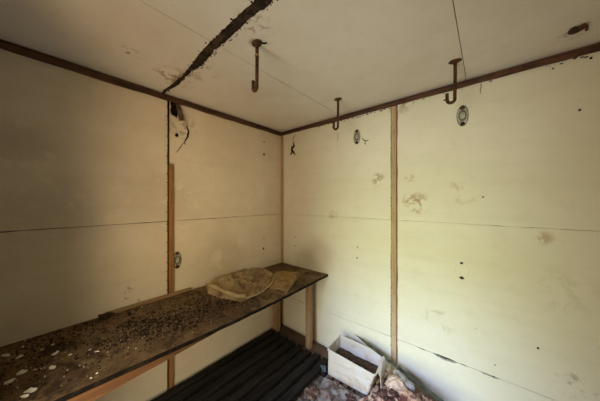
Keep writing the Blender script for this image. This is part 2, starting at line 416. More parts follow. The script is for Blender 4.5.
# ceiling: u along x, v along y; ragged open joint near y = -1.2
PC = lambda u, v: Vector((u, v, HC))
LE = [(-0.1, -1.212), (0.0, -1.215), (0.314, -1.206), (0.45, -1.214), (0.673, -1.236), (0.864, -1.239), (0.998, -1.238), (1.3, -1.24), (3, -1.24)]
RE = [(-0.1, -1.195), (0.02, -1.192), (0.20, -1.172), (0.417, -1.184), (0.533, -1.171), (0.707, -1.187), (0.82, -1.186), (0.925, -1.188), (1.01, -1.195), (1.09, -1.183), (1.157, -1.187), (3, -1.187)]
def poly(T, seed):
    def f(u):
        for (a, p), (b, q) in zip(T, T[1:]):
            if a <= u <= b: y = p+(q-p)*(u-a)/(b-a); break
        else: y = T[-1][1]
        return y + 0.007*nz((u, seed, 0), 22) + 0.005*nz((u, seed, 4), 55)
    return f
cx = [-0.0, 0.757, 1.674, XR]
for k in range(3):
    a = edge(cx[k]+(0.0015 if k else 0.004), 80+k, 0.004, 2.2); b = edge(cx[k+1]-0.0015, 81+k, 0.004, 2.2)
    panel(ceil, M['ceil'], PC, (0, 0, 0.006), a, b, poly(RE, 5), lambda u: -0.006, nu=140, nv=30)
    panel(ceil, M['ceil'], PC, (0, 0, 0.006), a, b, lambda u: YB, poly(LE, 9), nu=140, nv=20)

# ragged grey paper tape still clinging in the joint, and dark crumbs along its lips
bm = bmesh.new()
for i in range(120):
    u = R.uniform(0.02, 1.5); f = poly(RE, 5) if R.random() < 0.6 else poly(LE, 9); sg = 1 if f(0.5) > -1.2 else -1
    y = f(u)+R.gauss(0, 0.008)
    blob(bm, (u, y, HC-0.001), R.uniform(0.0018, 0.005), (1, 1, 0.6), 0.4, i, 1)
c_ = struct('joint_crumbs', bm, M['void'], ceil); c_['kind'] = 'stuff'
bm = bmesh.new()
def tapefn(s, t):
    u = 0.02+1.6*s; a = poly(LE, 9)(u); b = poly(RE, 5)(u)
    return Vector((u, a-0.004+(b-a+0.008)*t, HC+0.010+0.006*fbm((u, t*0.4, 0), 9, 3)))
grid(bm, tapefn, 220, 8); struct('joint_backing', bm, M['recess'], ceil, smooth=True)

# trims ------------------------------------------------------------
def trim(n, bm, m):
    o = obj('trim_%d' % n, bm, m); o['kind'] = 'structure'; return o
bm = bmesh.new(); box(bm, (0.001, YB, HC-0.045), (0.017, -0.018, HC-0.006), 0.002, 0.004, 1, 60); t1 = trim(1, bm, M['trimL'])
bm = bmesh.new(); box(bm, (0.018, -0.001, HC-0.040), (XR, -0.016, HC-0.005), 0.002, 0.004, 2, 90); t2 = trim(2, bm, M['trimR'])
bm = bmesh.new(); box(bm, (0.001, -0.001, 0.05), (0.026, -0.017, HC-0.042), 0.002, 0.001, 3, 30); t3 = trim(3, bm, M['batten'])
# left wall batten: its upper part has come off
bm = bmesh.new(); box(bm, (0.0005, -1.165, 0.03), (0.014, -1.135, 1.70), 0.0015, 0.001, 4, 30); t4 = trim(4, bm, M['obatten'])
bm = bmesh.new(); box(bm, (1.208, -0.0005, 0.03), (1.246, -0.015, HC-0.046), 0.002, 0.0012, 5, 40); t5 = trim(5, bm, M['batten'])
def nailmesh(ax):
    bm = bmesh.new()
    Mx = Matrix.Rotation(PI/2, 4, 'Y') if ax == 'x' else Matrix.Rotation(PI/2, 4, 'X')
    lathe(bm, [(0.0012, 0), (0.0012, 0.003), (0.0034, 0.0032), (0.0030, 0.0045)], 8, M=Mx)
    me = bpy.data.meshes.new('nail'); bmesh.ops.recalc_face_normals(bm, faces=bm.faces); bm.to_mesh(me); bm.free(); me.materials.append(M['nail']); return me
nx, ny = nailmesh('x'), nailmesh('y')
def nail(me, parent, loc):
    o = bpy.data.objects.new('nail', me); COL.objects.link(o); o.parent = parent; o.location = loc
for k in range(24):
    z = 0.30+k*0.077+R.uniform(-0.012, 0.012)
    nail(ny, t5, (1.203+R.uniform(-0.001, 0.001), 0.0, z))
    if k < 13: nail(ny, t5, (1.2495, 0.0, z+R.uniform(-0.02, 0.02)))
    if k % 4 == 1: nail(ny, t5, (1.227, -0.0145, z+0.03))
for k in range(20):
    z = 0.78+k*0.07+R.uniform(-0.012, 0.012)
    nail(nx, t4, (0.0, -1.178, z))
    if k % 4 == 1 and z < 1.68: nail(nx, t4, (0.0135, -1.15, z))
for k in range(9):
    nail(nx, t1, (0.016, -1.9+k*0.21, HC-0.024)); nail(ny, t2, (0.25+k*0.24, -0.0155, HC-0.022))
# brown sill board on the floor along the right wall
bm = bmesh.new(); box(bm, (0.03, -0.016, 0.0), (1.25, -0.165, 0.040), 0.004, 0.003, 8, 30); trim(6, bm, M['sill'])
bm = bmesh.new(); box(bm, (0.002, -0.175, 0.0), (0.020, YB, 0.045), 0.003, 0.002, 9, 30); trim(7, bm, M['sill'])

# holes, torn spots, cracks and one painted hook shadow (parts of the walls) -----------------
def hole(parent, p, r, wall, seed, tall=1.0):
    """shallow ragged hole lip"""
    bm = bmesh.new(); rr = random.Random(seed); n = 12
    pts = []
    for k in range(n):
        a = 2*PI*k/n; q = r*rr.uniform(0.7, 1.15); pts.append((q*math.cos(a), q*tall*math.sin(a)))
    def P(a, b, h): return Vector((h, p[1]+a, p[2]+b)) if wall == 'l' else Vector((p[0]+a, -h, p[2]+b))
    out = [bm.verts.new(P(a, b, 0.0004)) for a, b in pts]; mid = [bm.verts.new(P(a*0.8, b*0.8, 0.0016)) for a, b in pts]
    inn = [bm.verts.new(P(a*0.55, b*0.55, 0.0006)) for a, b in pts]
    for A, B in ((out, mid), (mid, inn)):
        for k in range(n): bm.faces.new((A[k], A[(k+1) % n], B[(k+1) % n], B[k]))
    bm.faces.new(inn)
    return struct('screw_hole', bm, M['hole'], parent)
def crack_shadow(parent, pts, r, wall, m, name='crack_shadow_line'):
    bm = bmesh.new()
    q = []
    for (a, b) in zip(pts, pts[1:]):
        for k in range(6): q.append(a.lerp(b, k/6))
    q.append(pts[-1])
    q = [p+Vector((nz(p, 60, 1), nz(p, 60, 2), nz(p, 60, 3)))*0.004 for p in q]
    for p in q:
        if wall == 'l': p.x = 0.0
        elif wall == 'r': p.y = 0.0
        else: p.z = HC
    rad = [r*(0.35+0.65*math.sin(PI*min(1, (i+0.6)/len(q)))) for i in range(len(q))]
    tube(bm, q, r, 6, rad)
    return struct(name, bm, m, parent)
for i, (p, r) in enumerate((((264, 142), .008), ((264, 154.5), .012), ((264, 238.5), .006), ((263.5, 248.5), .011), ((177, 135), .014))):
    hole(wallL, wl(*p), r, 'l', i, 1.3)
for i, (p, r) in enumerate((((295, 237), .006), ((295, 246), .007), ((357.5, 247), .006), ((357, 258), .007), ((483, 197), .005), ((461.5, 263), .009), ((461.8, 278), .013),
                            ((579.5, 110), .006), ((591, 58), .007), ((553, 68.5), .005), ((538, 348), .006), ((495, 365), .004))):
    hole(wallR, wr(*p), r, 'r', i+20)
crack_shadow(wallR, [wr(362, 138), wr(365, 141), wr(368.5, 140)], .004, 'r', M['rust']); crack_shadow(wallR, [wr(365, 141), wr(365.5, 145)], .004, 'r', M['rust'])
crack_shadow(wallR, [wr(481, 83), wr(480.6, 94)], .003, 'r', M['cardb']); crack_shadow(wallR, [wr(338, 132), wr(338, 142)], .0025, 'r', M['cardb'])  # first line paints the right hook's faint shadow on the wall
crack_shadow(wallL, [wl(186.5, 126), wl(188.5, 131), wl(187.5, 137), wl(184, 142)], .007, 'l', M['hole'])
crack_shadow(wallL, [wl(184, 142), wl(186, 145)], .004, 'l', M['rust']); crack_shadow(wallL, [wl(184, 142), wl(180, 148), wl(175.5, 153)], .003, 'l', M['rust'])
for i in range(26):      # peeled spots under the right cornice and beside the ceiling joint
    pass
bm = bmesh.new()
for i in range(70):
    u = R.choice([R.gauss(1.15, 0.18), R.uniform(0.5, 2.5)])
    if u < 0.1 or u > 2.5: continue
    c = Vector((u, -0.001, HC-0.043-abs(R.gauss(0, 0.006))))
    blob(bm, c, R.uniform(0.002, 0.005), (1.6, 0.35, 0.9), 0.5, i, 1)
q_ = struct('peeling_crumbs', bm, M['void'], wallR); q_['kind'] = 'stuff'

# ------------------------------------------------------------------ torn board flap hanging by the left batten
t = empty('torn_flap', wl(174, 96)); tag(t, 'dark brown torn strip hanging from the left wall cornice beside the batten', 'torn paper')
def flap(corners, seed, dx):
    bm = bmesh.new()
    A, B, C, D = [wl(*c, 0.0) for c in corners]
    def fn(s, v):
        p = A.lerp(B, s).lerp(D.lerp(C, s), v); e = 0.006*nz(p, 40, seed)
        return Vector((0.006+dx*v+0.012*abs(fbm(p, 14, seed)), p.y+e, p.z+e))
    grid(bm, fn, 10, 24, thick=(-0.003, 0, 0)); return bm
obj('torn_strip', flap(((170, 98), (177, 101), (176.5, 118), (170, 115)), 3, 0.01), M['edge'], t, world=True)
obj('torn_strip', flap(((174, 100), (179, 103), (182.5, 122), (178, 122)), 8, 0.03), M['sill'], t, world=True)

# ------------------------------------------------------------------ meat hooks on the ceiling
def make_hook(L=0.226, rad=0.0085, gap=0.036, up=0.055):
    t = empty('ceiling_hook', (0, 0, HC))
    bm = bmesh.new(); lathe(bm, [(0.030, 0.0), (0.031, -0.003), (0.022, -0.008), (0.011, -0.012), (0.009, -0.018)], 20, 1.0, 0.75)
    obj('flange', bm, M['rust'], t, smooth=True)
    pts = [(0, 0, -0.012), (0.001, 0, -0.06), (0, 0, -0.12), (-0.001, 0, -(L-gap/2))]
    for k in range(1, 9):
        a = PI*k/8; pts.append((-gap/2+gap/2*math.cos(a), 0, -(L-gap/2)-gap/2*math.sin(a)))
    pts += [(-gap-0.001, 0, -(L-up))]
    bm = bmesh.new(); tube(bm, pts, rad, 12); obj('hook_rod', bm, M['rust'], t, smooth=True)
    bm = bmesh.new(); tube(bm, [(-gap-0.004, 0, -(L-gap/2-.004)), (-gap-0.018, 0.002, -(L-gap/2-.006))], 0.0028, 8, [0.0025, 0.0038]); obj('side_screw', bm, M['rust'], t)
    for k, y in ((0, 0.013), (1, -0.013)):
        bm = bmesh.new(); lathe(bm, [(0.004, 0), (0.005, -0.004), (0.003, -0.006)], 8, M=Matrix.Translation((0.014*(1 if k else -1), y*0.4, -0.003))); obj('screw', bm, M['nail'], t)
    return t
def copy_tree(o, parent=None):
    c = o.copy(); COL.objects.link(c); c.parent = parent
    for ch in [x for x in bpy.data.objects if x.parent == o]: copy_tree(ch, c)
    return c
h0 = make_hook()
GH = 'rusty hooks hanging from the ceiling'
for i, (px, py, rz, lab) in enumerate((
        (257, 43, -0.15, 'rusty iron J hook hanging nearest the dark ragged ceiling joint'),
        (338, 99, 0.0, 'small-looking rusty iron J hook farthest away, near the ceiling corner'),
        (455, 61, 0.1, 'rusty iron J hook above the right wall oval plate, beside the ceiling seam'))):
    o = h0 if i == 0 else copy_tree(h0)
    p = wz(px, py, HC); o.location = p; o.rotation_euler = (0, 0, rz); tag(o, lab, 'hook', GH)
hk = [o for o in bpy.data.objects if o.name.startswith('ceiling_hook')]
bm = bmesh.new(); blob(bm, (0, 0, -0.062), 0.0115, (1, 1, 0.9), 0.4, 2); obj('flaking_knot', bm, M['cardb'], h0)
bm = bmesh.new(); tube(bm, [(0.02, 0.005, -0.006), (0.034, 0.02, -0.012), (0.04, 0.03, -0.006)], 0.004, 8); obj('bent_wire', bm, M['nail'], h0)
# broken hook at the far right of the ceiling
P4 = wz(580, 27, HC)
t = empty('broken_hook', P4); tag(t, 'broken rusty hook stub folded flat against the ceiling at far right', 'hook', GH)
a, b, c = wz(575, 31, HC-0.012), wz(586, 25, HC-0.006), wz(586.5, 30.5, HC-0.03)
bm = bmesh.new(); beam(bm, a, b, 0.026, 0.014, bev=0.003, wob=0.003, cuts=6); obj('bracket_arm', bm, M['rust'], t, world=True)
bm = bmesh.new(); tube(bm, [b, b.lerp(c, 0.5)+Vector((0.002, 0, 0)), c], 0.005, 10); obj('hook_rod', bm, M['rust'], t, world=True)
bm = bmesh.new(); blob(bm, a+Vector((0, 0, 0.004)), 0.019, (1, 1, 0.6), 0.5, 5); obj('rust_lump', bm, M['nail'], t, world=True)

# ------------------------------------------------------------------ oval wall plates
def make_plate():
    t = empty('oval_plate', (0, 0, 0))
    sx, sy = 0.52, 1.13
    bm = bmesh.new(); lathe(bm, [(0.060, 0.0), (0.060, 0.003), (0.057, 0.005), (0.053, 0.0035), (0.036, 0.003)], 32, sx, sy); obj('back_plate', bm, M['galv'], t, smooth=False)
    bm = bmesh.new(); ringbody(bm, [(0.0600, 0.002), (0.0600, 0.006), (0.0560, 0.007), (0.0540, 0.004), (0.054, 0.002)], 32, sx, sy); obj('rim', bm, M['rimd'], t)
    bm = bmesh.new(); ringbody(bm, [(0.034, 0.003), (0.035, 0.011), (0.030, 0.013), (0.025, 0.011), (0.025, 0.003)], 28, 0.60, 0.98); obj('ring', bm, M['rimd'], t, smooth=True)
    for s in (-1, 1):
        bm = bmesh.new(); lathe(bm, [(0.0130, 0.003), (0.0125, 0.007), (0.008, 0.010), (0.002, 0.0105)], 14, M=Matrix.Translation((0, s*0.051, 0))); obj('screw', bm, M['rust'], t)
    return t
M['rimd'] = mottled('dull_grey_metal', [(0.15, 0.15, 0.12), (0.25, 0.25, 0.20), (0.09, 0.08, 0.06)], 60, rough=0.55, bump=0.3, spec=0.5, bd=0.002)
p0 = make_plate()
GP = 'oval metal plates screwed to the walls'
for i, (p, rot, sc, lab) in enumerate((
        (wr(357, 137), (PI/2, 0, 0), 0.95, 'grey oval metal plate left of the pale batten on the right wall'),
        (wr(462.5, 116), (PI/2, 0, 0), 1.0, 'grey oval metal plate below the hook right of the pale batten'),
        (wl(177, 260), (PI/2, 0, PI/2), 0.95, 'oval metal plate on the left wall beside the orange batten'))):
    o = p0 if i == 0 else copy_tree(p0)
    o.location = p; o.rotation_euler = rot; o.scale = (sc, sc, sc); tag(o, lab, 'wall plate', GP)
# ghost of a removed plate: painted-over rim
bm = bmesh.new(); ringbody(bm, [(0.060, 0), (0.059, 0.0022), (0.056, 0.0022), (0.055, 0)], 32, 0.62, 1.0)
g = obj('painted_plate_rim', bm, M['right'], wallR); g.location = wr(461.7, 270.5); g.rotation_euler = (PI/2, 0, 0)

# small black bracket near the corner
c = wr(293, 149)
t = empty('metal_bracket', c); tag(t, 'small black twisted bracket on the right wall close to the corner', 'bracket')
def rp3(px, py, h): p = wr(px, py); return p+Vector((0, -h, 0))
bm = bmesh.new(); tube(bm, [rp3(293.6, 143, .006), rp3(294.6, 146, .008), rp3(292, 149.5, .01), rp3(292.8, 152, .008), rp3(291, 155, .006)], 0.009, 8, [.006, .011, .008, .010, .006]); obj('bracket_body', bm, M['nail'], t, world=True)
bm = bmesh.new(); tube(bm, [rp3(291.6, 146, .006), rp3(292.8, 150, .008), rp3(295, 154.5, .006)], 0.005, 8, [.004, .006, .008]); obj('bracket_arm', bm, M['nail'], t, world=True)
bm = bmesh.new(); tube(bm, [rp3(293.6, 143, .006), rp3(293.4, 139, .008), rp3(295.5, 134.5, .004)], 0.0018, 6); obj('wire', bm, M['nail'], t, world=True)

# ------------------------------------------------------------------ the bench
BZ = 0.73; BW = 0.618
t = empty('bench_table', (0.3, -1.0, 0)); tag(t, 'long stained wooden bench table along the left wall', 'bench')
def top(s, v):
    x = 0.003+(BW-0.003)*s; y = YB+0.01+(-0.004-YB-0.01)*v
    sag = -0.010*math.sin(PI*min(1, max(0, (y+1.9)/1.9)))*s*s
    return Vector((x+0.014*math.sin(PI*min(1, max(0, (y+1.7)/1.7)))*s, y, BZ+sag+0.0015*nz((x, y, 0), 9)))
bm = bmesh.new(); grid(bm, top, 24, 90, thick=(0, 0, -0.020)); obj('tabletop', bm, M['bench'], t, world=True)
bm = bmesh.new()
def lip(s, v):
    p = top(1, v); a = [(0.001, 0.001), (0.004, -0.003), (0.004, -0.018), (-0.004, -0.022)][round(s*3)]
    return p+Vector((a[0]+0.0008*nz(p, 30, 2), 0, a[1]+0.0015*nz(p, 20)))
grid(bm, lip, 3, 90); obj('front_edge', bm, M['edge'], t, world=True)
bm = bmesh.new()
pr = [(YB+0.02, .640), (-1.75, .650), (-1.45, .668), (-1.15, .690), (-1.06, .700)]
def railf(s, v):
    y = YB+0.02+(-1.06-YB-0.02)*v
    for (a, p), (b, q) in zip(pr, pr[1:]):
        if a <= y <= b+1e-6: zb = p+(q-p)*(y-a)/(b-a)
    c = [(0.592, 0), (0.618, 0), (0.618, 1), (0.592, 1), (0.592, 0)][round(s*4)]
    zt = top(1, 0.5).z-0.012
    return Vector((c[0], y, zt if c[1] == 0 else zb))
grid(bm, railf, 4, 30); obj('front_rail', bm, M['rail'], t, world=True)
bm = bmesh.new(); box(bm, (0.465, -0.105, 0.038), (0.515, -0.150, BZ-0.028), 0.003, 0.001, 1, 10); obj('leg', bm, M['leg'], t, world=True)
bm = bmesh.new(); box(bm, (0.022, -0.110, 0.038), (0.085, -0.160, BZ-0.022), 0.003, 0.001, 2, 10); obj('leg', bm, M['leg'], t, world=True)
for x in (0.02, 0.56):
    bm = bmesh.new(); box(bm, (x+.003, -1.93, 0.0), (x+0.05, -1.98, BZ-0.03), 0.003, 0.001, 2, 10); obj('leg', bm, M['leg'], t, world=True)
bm = bmesh.new(); box(bm, (0.02, -0.110, BZ-0.062), (0.555, -0.132, BZ-0.024), 0.002, 0.001, 6, 10); obj('cross_rail', bm, M['leg'], t, world=True)

def bz(x, y): # surface of the bench top
    return top((x-0.003)/(BW-0.003), (y-YB-0.01)/(-0.004-YB-0.01)).z
def onb(px, py, dz=0.0):
    p = wz(px, py, BZ-0.003+dz); p.z = bz(min(0.6, max(0.01, p.x)), p.y)+dz; return p

# lath against the wall at the back of the bench
t = empty('wooden_lath', (0.03, -1.3, BZ)); tag(t, 'thin wooden lath lying at the back of the bench against the wall', 'lath')
bm = bmesh.new(); beam(bm, (0.020, -1.52, BZ+0.012), (0.016, -1.01, BZ+0.013), 0.018, 0.020, bev=0.002, wob=0.001, cuts=14); obj('lath_body', bm, M['lath'], t, world=True)
c = onb(104, 313, 0.006); c.x = 0.032
bm = bmesh.new(); blob(bm, (0, 0, 0.008), 0.024, (1, 1.5, 0.65), 0.6, 4, 3, 2.2)
tag(obj('dirt_clod', bm, M['dirt'], loc=None), 'dark clod of dirt at the left end of the lath', 'dirt clod').location = (c.x+0.012, c.y, bz(c.x, c.y)+0.004)

# white paint flakes
GF = 'white paint flakes on the bench'
FL = [(6, 357, .030, 'pale paint flake at the extreme left edge of the bench'), (20, 358, .024, 'pale flake near the left edge, right of the edge flake'),
      (22, 374, .030, 'ragged pale flake low at the left end of the bench'), (10, 383, .024, 'pale flake in the lower left cluster, near the frame edge'),
      (32, 392, .034, 'large ragged white flake nearest the bench front at lower left'), (25, 398, .020, 'small white flake just below the large front flake'),
      (53, 346, .011, 'small round white flake near the wall at left'), (42, 351, .012, 'faint flake between the wall and the bright flakes'),
      (55, 355, .021, 'bright white flake in the middle of the left cluster'), (70, 356, .014, 'small white flake right of the bright one'),
      (52, 369, .026, 'torn white flake with a tail, centre of the left end'), (90, 351, .010, 'left one of the two close flakes at the right of the cluster'),
      (97, 352.5, .016, 'right one of the two close flakes with a dark spot'), (97, 374, .010, 'thin pale flake nearer the front edge'),
      (136, 349, .008, 'tiny white flake alone by the bench front'), (142, 308, .010, 'tiny pinkish white flake beside the lath'),
      (25, 342, .010, 'small dull flake close to the wall at far left'), (23, 348, .013, 'dull flake below the one by the wall at far left'),
      (35, 371, .009, 'small chip left of the torn flake'), (91, 379, .007, 'tiny chip closest to the front edge'), (41, 370, .008, 'tiny chip beside the torn flake')]
for i, (px, py, r, lab) in enumerate(FL):
    p = onb(px, py); bm = bmesh.new(); chip(bm, (0, 0, 0.0015), r*0.62, 300+i, 0.0018, 0.10, 11)
    o = obj('paint_flake', bm, M['flake']); o.location = (p.x, p.y, p.z+0.0015); tag(o, lab, 'paint flake', GF)

# litter on the bench: nobody could count it
def litter(name, n, m, centers, r0, r1, seed, area=(0.02, 0.58, -1.98, -0.05), th=(0.001, 0.004)):
    bm = bmesh.new(); rr = random.Random(seed)
    for i in range(n):
        if rr.random() < 0.75:
            cx_, cy_, sx, sy = rr.choice(centers); x = rr.gauss(cx_, sx); y = rr.gauss(cy_, sy)
        else: x = rr.uniform(area[0], area[1]); y = rr.uniform(area[2], area[3])
        if not (area[0] < x < area[1] and area[2] < y < area[3]): continue
        chip(bm, (x, y, bz(x, y)+0.0003), rr.uniform(r0, r1), seed*977+i, rr.uniform(*th), 0.35, rr.choice((5, 6, 7)))
    o = obj(name, bm, m); return o
D = [(onb(200, 305).x, onb(200, 305).y, .12, .10), (onb(175, 320).x, onb(175, 320).y, .10, .12), (onb(150, 325).x, onb(150, 325).y, .09, .10), (onb(225, 303).x, onb(225, 303).y, .05, .10), (0.12, -1.75, .1, .15), (onb(140, 332).x, onb(140, 332).y, .06, .12)]
tag(litter('dark_litter', 2600, M['dirt'], D, 0.0015, 0.0065, 3, th=(0.001, 0.006)), 'dark crumbled dirt scattered over the bench', 'dirt', kind='stuff')
bm = bmesh.new()
for i in range(110):
    px, py = R.choice(((150, 322), (165, 318), (140, 332), (180, 325), (200, 306), (128, 318)))
    p = onb(px+R.gauss(0, 9), py+R.gauss(0, 3.5))
    if 0.03 < p.x < 0.56: blob(bm, (p.x, p.y, p.z+0.001), R.uniform(0.004, 0.013), (1.3, 1, 0.45), 0.6, i, 1)
tag(obj('dirt_crumbs', bm, M['clod']), 'blackish clotted dirt in the middle of the bench', 'dirt', kind='stuff')
tag(litter('brown_litter', 1500, M['dirt2'], D[:4]+[(0.3, -0.25, .12, .12), (0.35, -1.55, .12, .2)], 0.002, 0.007, 5, th=(0.001, 0.004)), 'brown leaf crumbs scattered over the bench', 'litter', kind='stuff')
tag(litter('pale_grit', 120, M['flake'], [(0.3, -1.7, .12, .12), (0.4, -1.3, .1, .2)], 0.0012, 0.003, 9), 'fine pale grit on the left end of the bench', 'grit', kind='stuff')

# crumpled yellowed plastic bag
t = empty('plastic_bag', (0.25, -0.68, BZ)); tag(t, 'crumpled yellowed clear plastic bag lying open on the bench', 'plastic bag')
out = [onb(*p) for p in ((206, 286), (208, 294), (222, 299), (240, 302), (252, 297), (263, 293), (270, 285), (276, 275), (262, 271), (248, 272), (235, 276), (220, 281))]
cen = sum(out, Vector())/len(out)
def bagring(k, q):   # point of the outline, q = 0 centre .. 1 rim
    n = len(out); k = k % n; i = int(k); f = k-i
    return cen.lerp(out[i].lerp(out[(i+1) % n], f), q)
at_, bt = onb(209, 291), onb(246, 300)
bm = bmesh.new(); nA, nQ = 140, 40; ringsv = []
for j in range(nQ+1):
    q = j/nQ; ring = []
    for k in range(nA):
        p = bagring(k/nA*len(out), q)
        h = 0.030*(1-q**3) + 0.010
        # folded tube along the front left, a valley behind it, then the swollen body with a curled edge
        Lt = Vector((bt.x-at_.x, bt.y-at_.y)); Ln = Lt.normalized(); dv = Vector((p.x-at_.x, p.y-at_.y))
        al = dv.dot(Ln)/Lt.length; d = abs(dv.x*Ln.y-dv.y*Ln.x)
        body = min(1, max(0, (d-0.045)/0.06)); body = body*body*(3-2*body)
        h = 0.008 + (0.050*(1-q**4)+0.016*math.exp(-((q-0.86)/0.07)**2))*body
        if -0.1 < al < 1.1: h += 0.030*math.exp(-((d-0.012)/0.018)**2)
        rg = 1-abs(fbm(p, 12, 4, 4))*1.9
        h *= 0.35+0.85*max(0, rg)
        if j == nQ: h = 0.0015
        ring.append(bm.verts.new((p.x+0.006*nz(p, 25, 1), p.y+0.006*nz(p, 25, 6), p.z+h)))
    ringsv.append(ring)
for A, B in zip(ringsv, ringsv[1:]):
    for k in range(nA):
        try: bm.faces.new((A[k], A[(k+1) % nA], B[(k+1) % nA], B[k]))
        except ValueError: pass
bmesh.ops.remove_doubles(bm, verts=bm.verts, dist=0.0004)
obj('bag_film', bm, M['film'], t, world=True)
bm = bmesh.new(); pts = [onb(207, 285, .030), onb(214, 287.5, .038), onb(225, 291.5, .034), onb(237, 296, .030), onb(246, 296.5, .022)]
tube(bm, [p+Vector((0, 0, 0.004*math.sin(i*2.1))) for i, p in enumerate(pts)], 0.012, 10, [.013, .016, .012, .014, .016]); obj('rolled_rim', bm, M['film2'], t, world=True, smooth=True)
pts = [onb(246, 298, .012), onb(255, 295, .014), onb(263, 291, .016), onb(271, 284, .020), onb(276, 276, .026)]
bm = bmesh.new(); tube(bm, pts, .006, 8, [.007, .005, .006, .006, .010]); obj('curled_edge', bm, M['film2'], t, world=True, smooth=True)
# brown card sheet + lath strip
t = empty('card_sheet', onb(285, 280)); tag(t, 'buckled brown cardboard sheet on the bench right of the plastic bag', 'cardboard')
A, B, C, D_ = onb(277, 272.5), onb(299, 274), onb(287, 292), onb(266, 288)
bm = bmesh.new()
def cf(s, v):
    p = A.lerp(B, s).lerp(D_.lerp(C, s), v); return p+Vector((0.004*nz(p, 20, 1), 0.004*nz(p, 20, 4), 0.010+0.010*fbm(p, 8, 2)+0.012*math.sin(PI*v)*(1-s)))
grid(bm, cf, 18, 22, thick=(0, 0, -0.002)); obj('card', bm, M['cardb'], t, world=True)
bm = bmesh.new(); beam(bm, onb(300, 274.5, .020), onb(285.5, 292.5, .016), 0.014, 0.006, bev=0.001, wob=.002, cuts=8); tag(obj('folded_edge', bm, M['lath'], t, world=True), 'pale folded edge')

# ------------------------------------------------------------------ black duckboard
t = empty('duckboard', (0.4, -0.9, 0)); tag(t, 'blackened wooden duckboard of parallel slats under the bench', 'duckboard')
for y in (-0.26, -0.85, -1.45, -1.9):
    bm = bmesh.new(); box(bm, (0.035, y-0.03, 0.001), (0.775, y+0.03, 0.036), 0.003, 0.002, y, 10); obj('bearer', bm, M['slat'], t, world=True)
for k in range(8):
    x = 0.030+k*0.0945
    bm = bmesh.new(); box(bm, (x, -0.18-R.uniform(0, 0.02), 0.037), (x+0.056+R.uniform(-.004, .004), -1.98, 0.072), 0.004, 0.004, k*3.3, 40); obj('slat', bm, M['slat'], t, world=True)

# ------------------------------------------------------------------ white plastic bin
t = empty('storage_bin', (0.98, -0.2, 0.02)); tag(t, 'dirty white open-topped plastic bin standing on the floor by the right wall', 'bin')
rim = [Vector((0.822, -0.318, 0.272)), Vector((1.208, -0.333, 0.268)), Vector((1.180, -0.092, 0.268)), Vector((0.812, -0.100, 0.274))]
bot = [Vector((0.785, -0.268, 0.022)), Vector((1.120, -0.250, 0.022)), Vector((1.115, -0.105, 0.022)), Vector((0.800, -0.110, 0.022))]
def loopof(c4, n=6, r=0.08):
    """rounded rectangle through four corners"""
    res = []
    for i in range(4):
        p = c4[i]; a = c4[i-1]; b = c4[(i+1) % 4]
        pa = p+(a-p).normalized()*0.022; pb = p+(b-p).normalized()*0.022
        for k in range(n+1):
            u = k/n; res.append(pa*(1-u)**2+p*2*u*(1-u)+pb*u*u)
    return res
def inset(c4, d):
    c = sum(c4, Vector())/4; return [c+(p-c)*(1-d/((p-c).length)) for p in c4]
def lvl(f, d=0.0, dz=0.0):
    q = [bot[i].lerp(rim[i], f)+Vector((0, 0, dz)) for i in range(4)]; return inset(q, d) if d else q
bm = bmesh.new()
L_ = [loopof(lvl(f, d, dz)) for f, d, dz in ((0, .012, 0), (0.03, 0, 0), (0.3, 0, 0), (0.6, 0, 0), (0.93, 0, 0), (0.935, -.006, 0), (1.0, -.006, 0), (1.0, .003, .002), (1.0, .005, -.003), (0.6, .006, 0), (0.3, .006, 0), (0.04, .006, 0))]
V = [[bm.verts.new(p) for p in l] for l in L_]; n = len(V[0])
for A, B in zip(V, V[1:]):
    for k in range(n): bm.faces.new((A[k], A[(k+1) % n], B[(k+1) % n], B[k]))
bm.faces.new(V[0]); bm.faces.new(V[-1])
obj('bin_body', bm, M['bin'], t, world=True)
bm = bmesh.new(); q = lvl(0.60, .016)  # dark brown uneven layer partway up the bin
def so(s, v):
    p = q[0].lerp(q[1], s).lerp(q[3].lerp(q[2], s), v); return p+Vector((0, 0, 0.012*fbm(p, 14, 3)))
grid(bm, so, 24, 14, thick=(0, 0, -0.02)); tag(obj('bin_filling', bm, M['filling'], world=False, loc=q[0]), 'dark brown layer lying inside the white bin', 'filling', kind='stuff')
# cracked pale plastic flap bending out from the bin's right end
bm = bmesh.new(); A = [rim[1]+Vector((0.004, 0.03, 0)), rim[2]+Vector((0.004, -0.02, 0))]
def fl(s, v):
    p = A[0].lerp(A[1], s); return p+Vector((0.014*math.sin(v*2.2)+0.012*v, 0, 0.002+0.006*math.sin(v*3.0)-0.11*v*v*(1-0.3*s)))+Vector((0.006*nz(p, 12, v*2), 0, 0))
grid(bm, fl, 14, 12, thick=(-0.003, 0, 0)); tag(obj('end_flap', bm, M['bin'], t, world=True), 'pale torn end flap')

# blue-grey block at the end of the duckboard
c = wz(323, 369, 0.05)
bm = bmesh.new(); beam(bm, (-0.02, -0.012, 0), (0.02, 0.012, 0.002), 0.024, 0.05, bev=0.004, wob=0.003, cuts=4)
tag(obj('metal_block', bm, M['bluegrey']), 'small blue-grey metal block between the duckboard and the bin', 'metal block').location = (c.x+0.0, c.y-0.0, 0.048)

# ------------------------------------------------------------------ debris heap
def crumple(fn, nu, nv, amp, sc, seed, th=0.002):
    bm = bmesh.new()
    def g(s, v):
        p = fn(s, v)
        r = 1-2.2*abs(nz(p, sc, seed)); r2 = 1-2.2*abs(nz(p, sc*2.3, seed+4)); r3 = 1-2*abs(nz(p, sc*5, seed+8))
        return p+Vector((0.35*amp*nz(p, sc*1.5, seed+2), 0.35*amp*nz(p, sc*1.5, seed+3), amp*(0.6*r+0.3*r2+0.12*r3)))
    grid(bm, g, nu, nv, thick=(0, 0, -th)); return bm
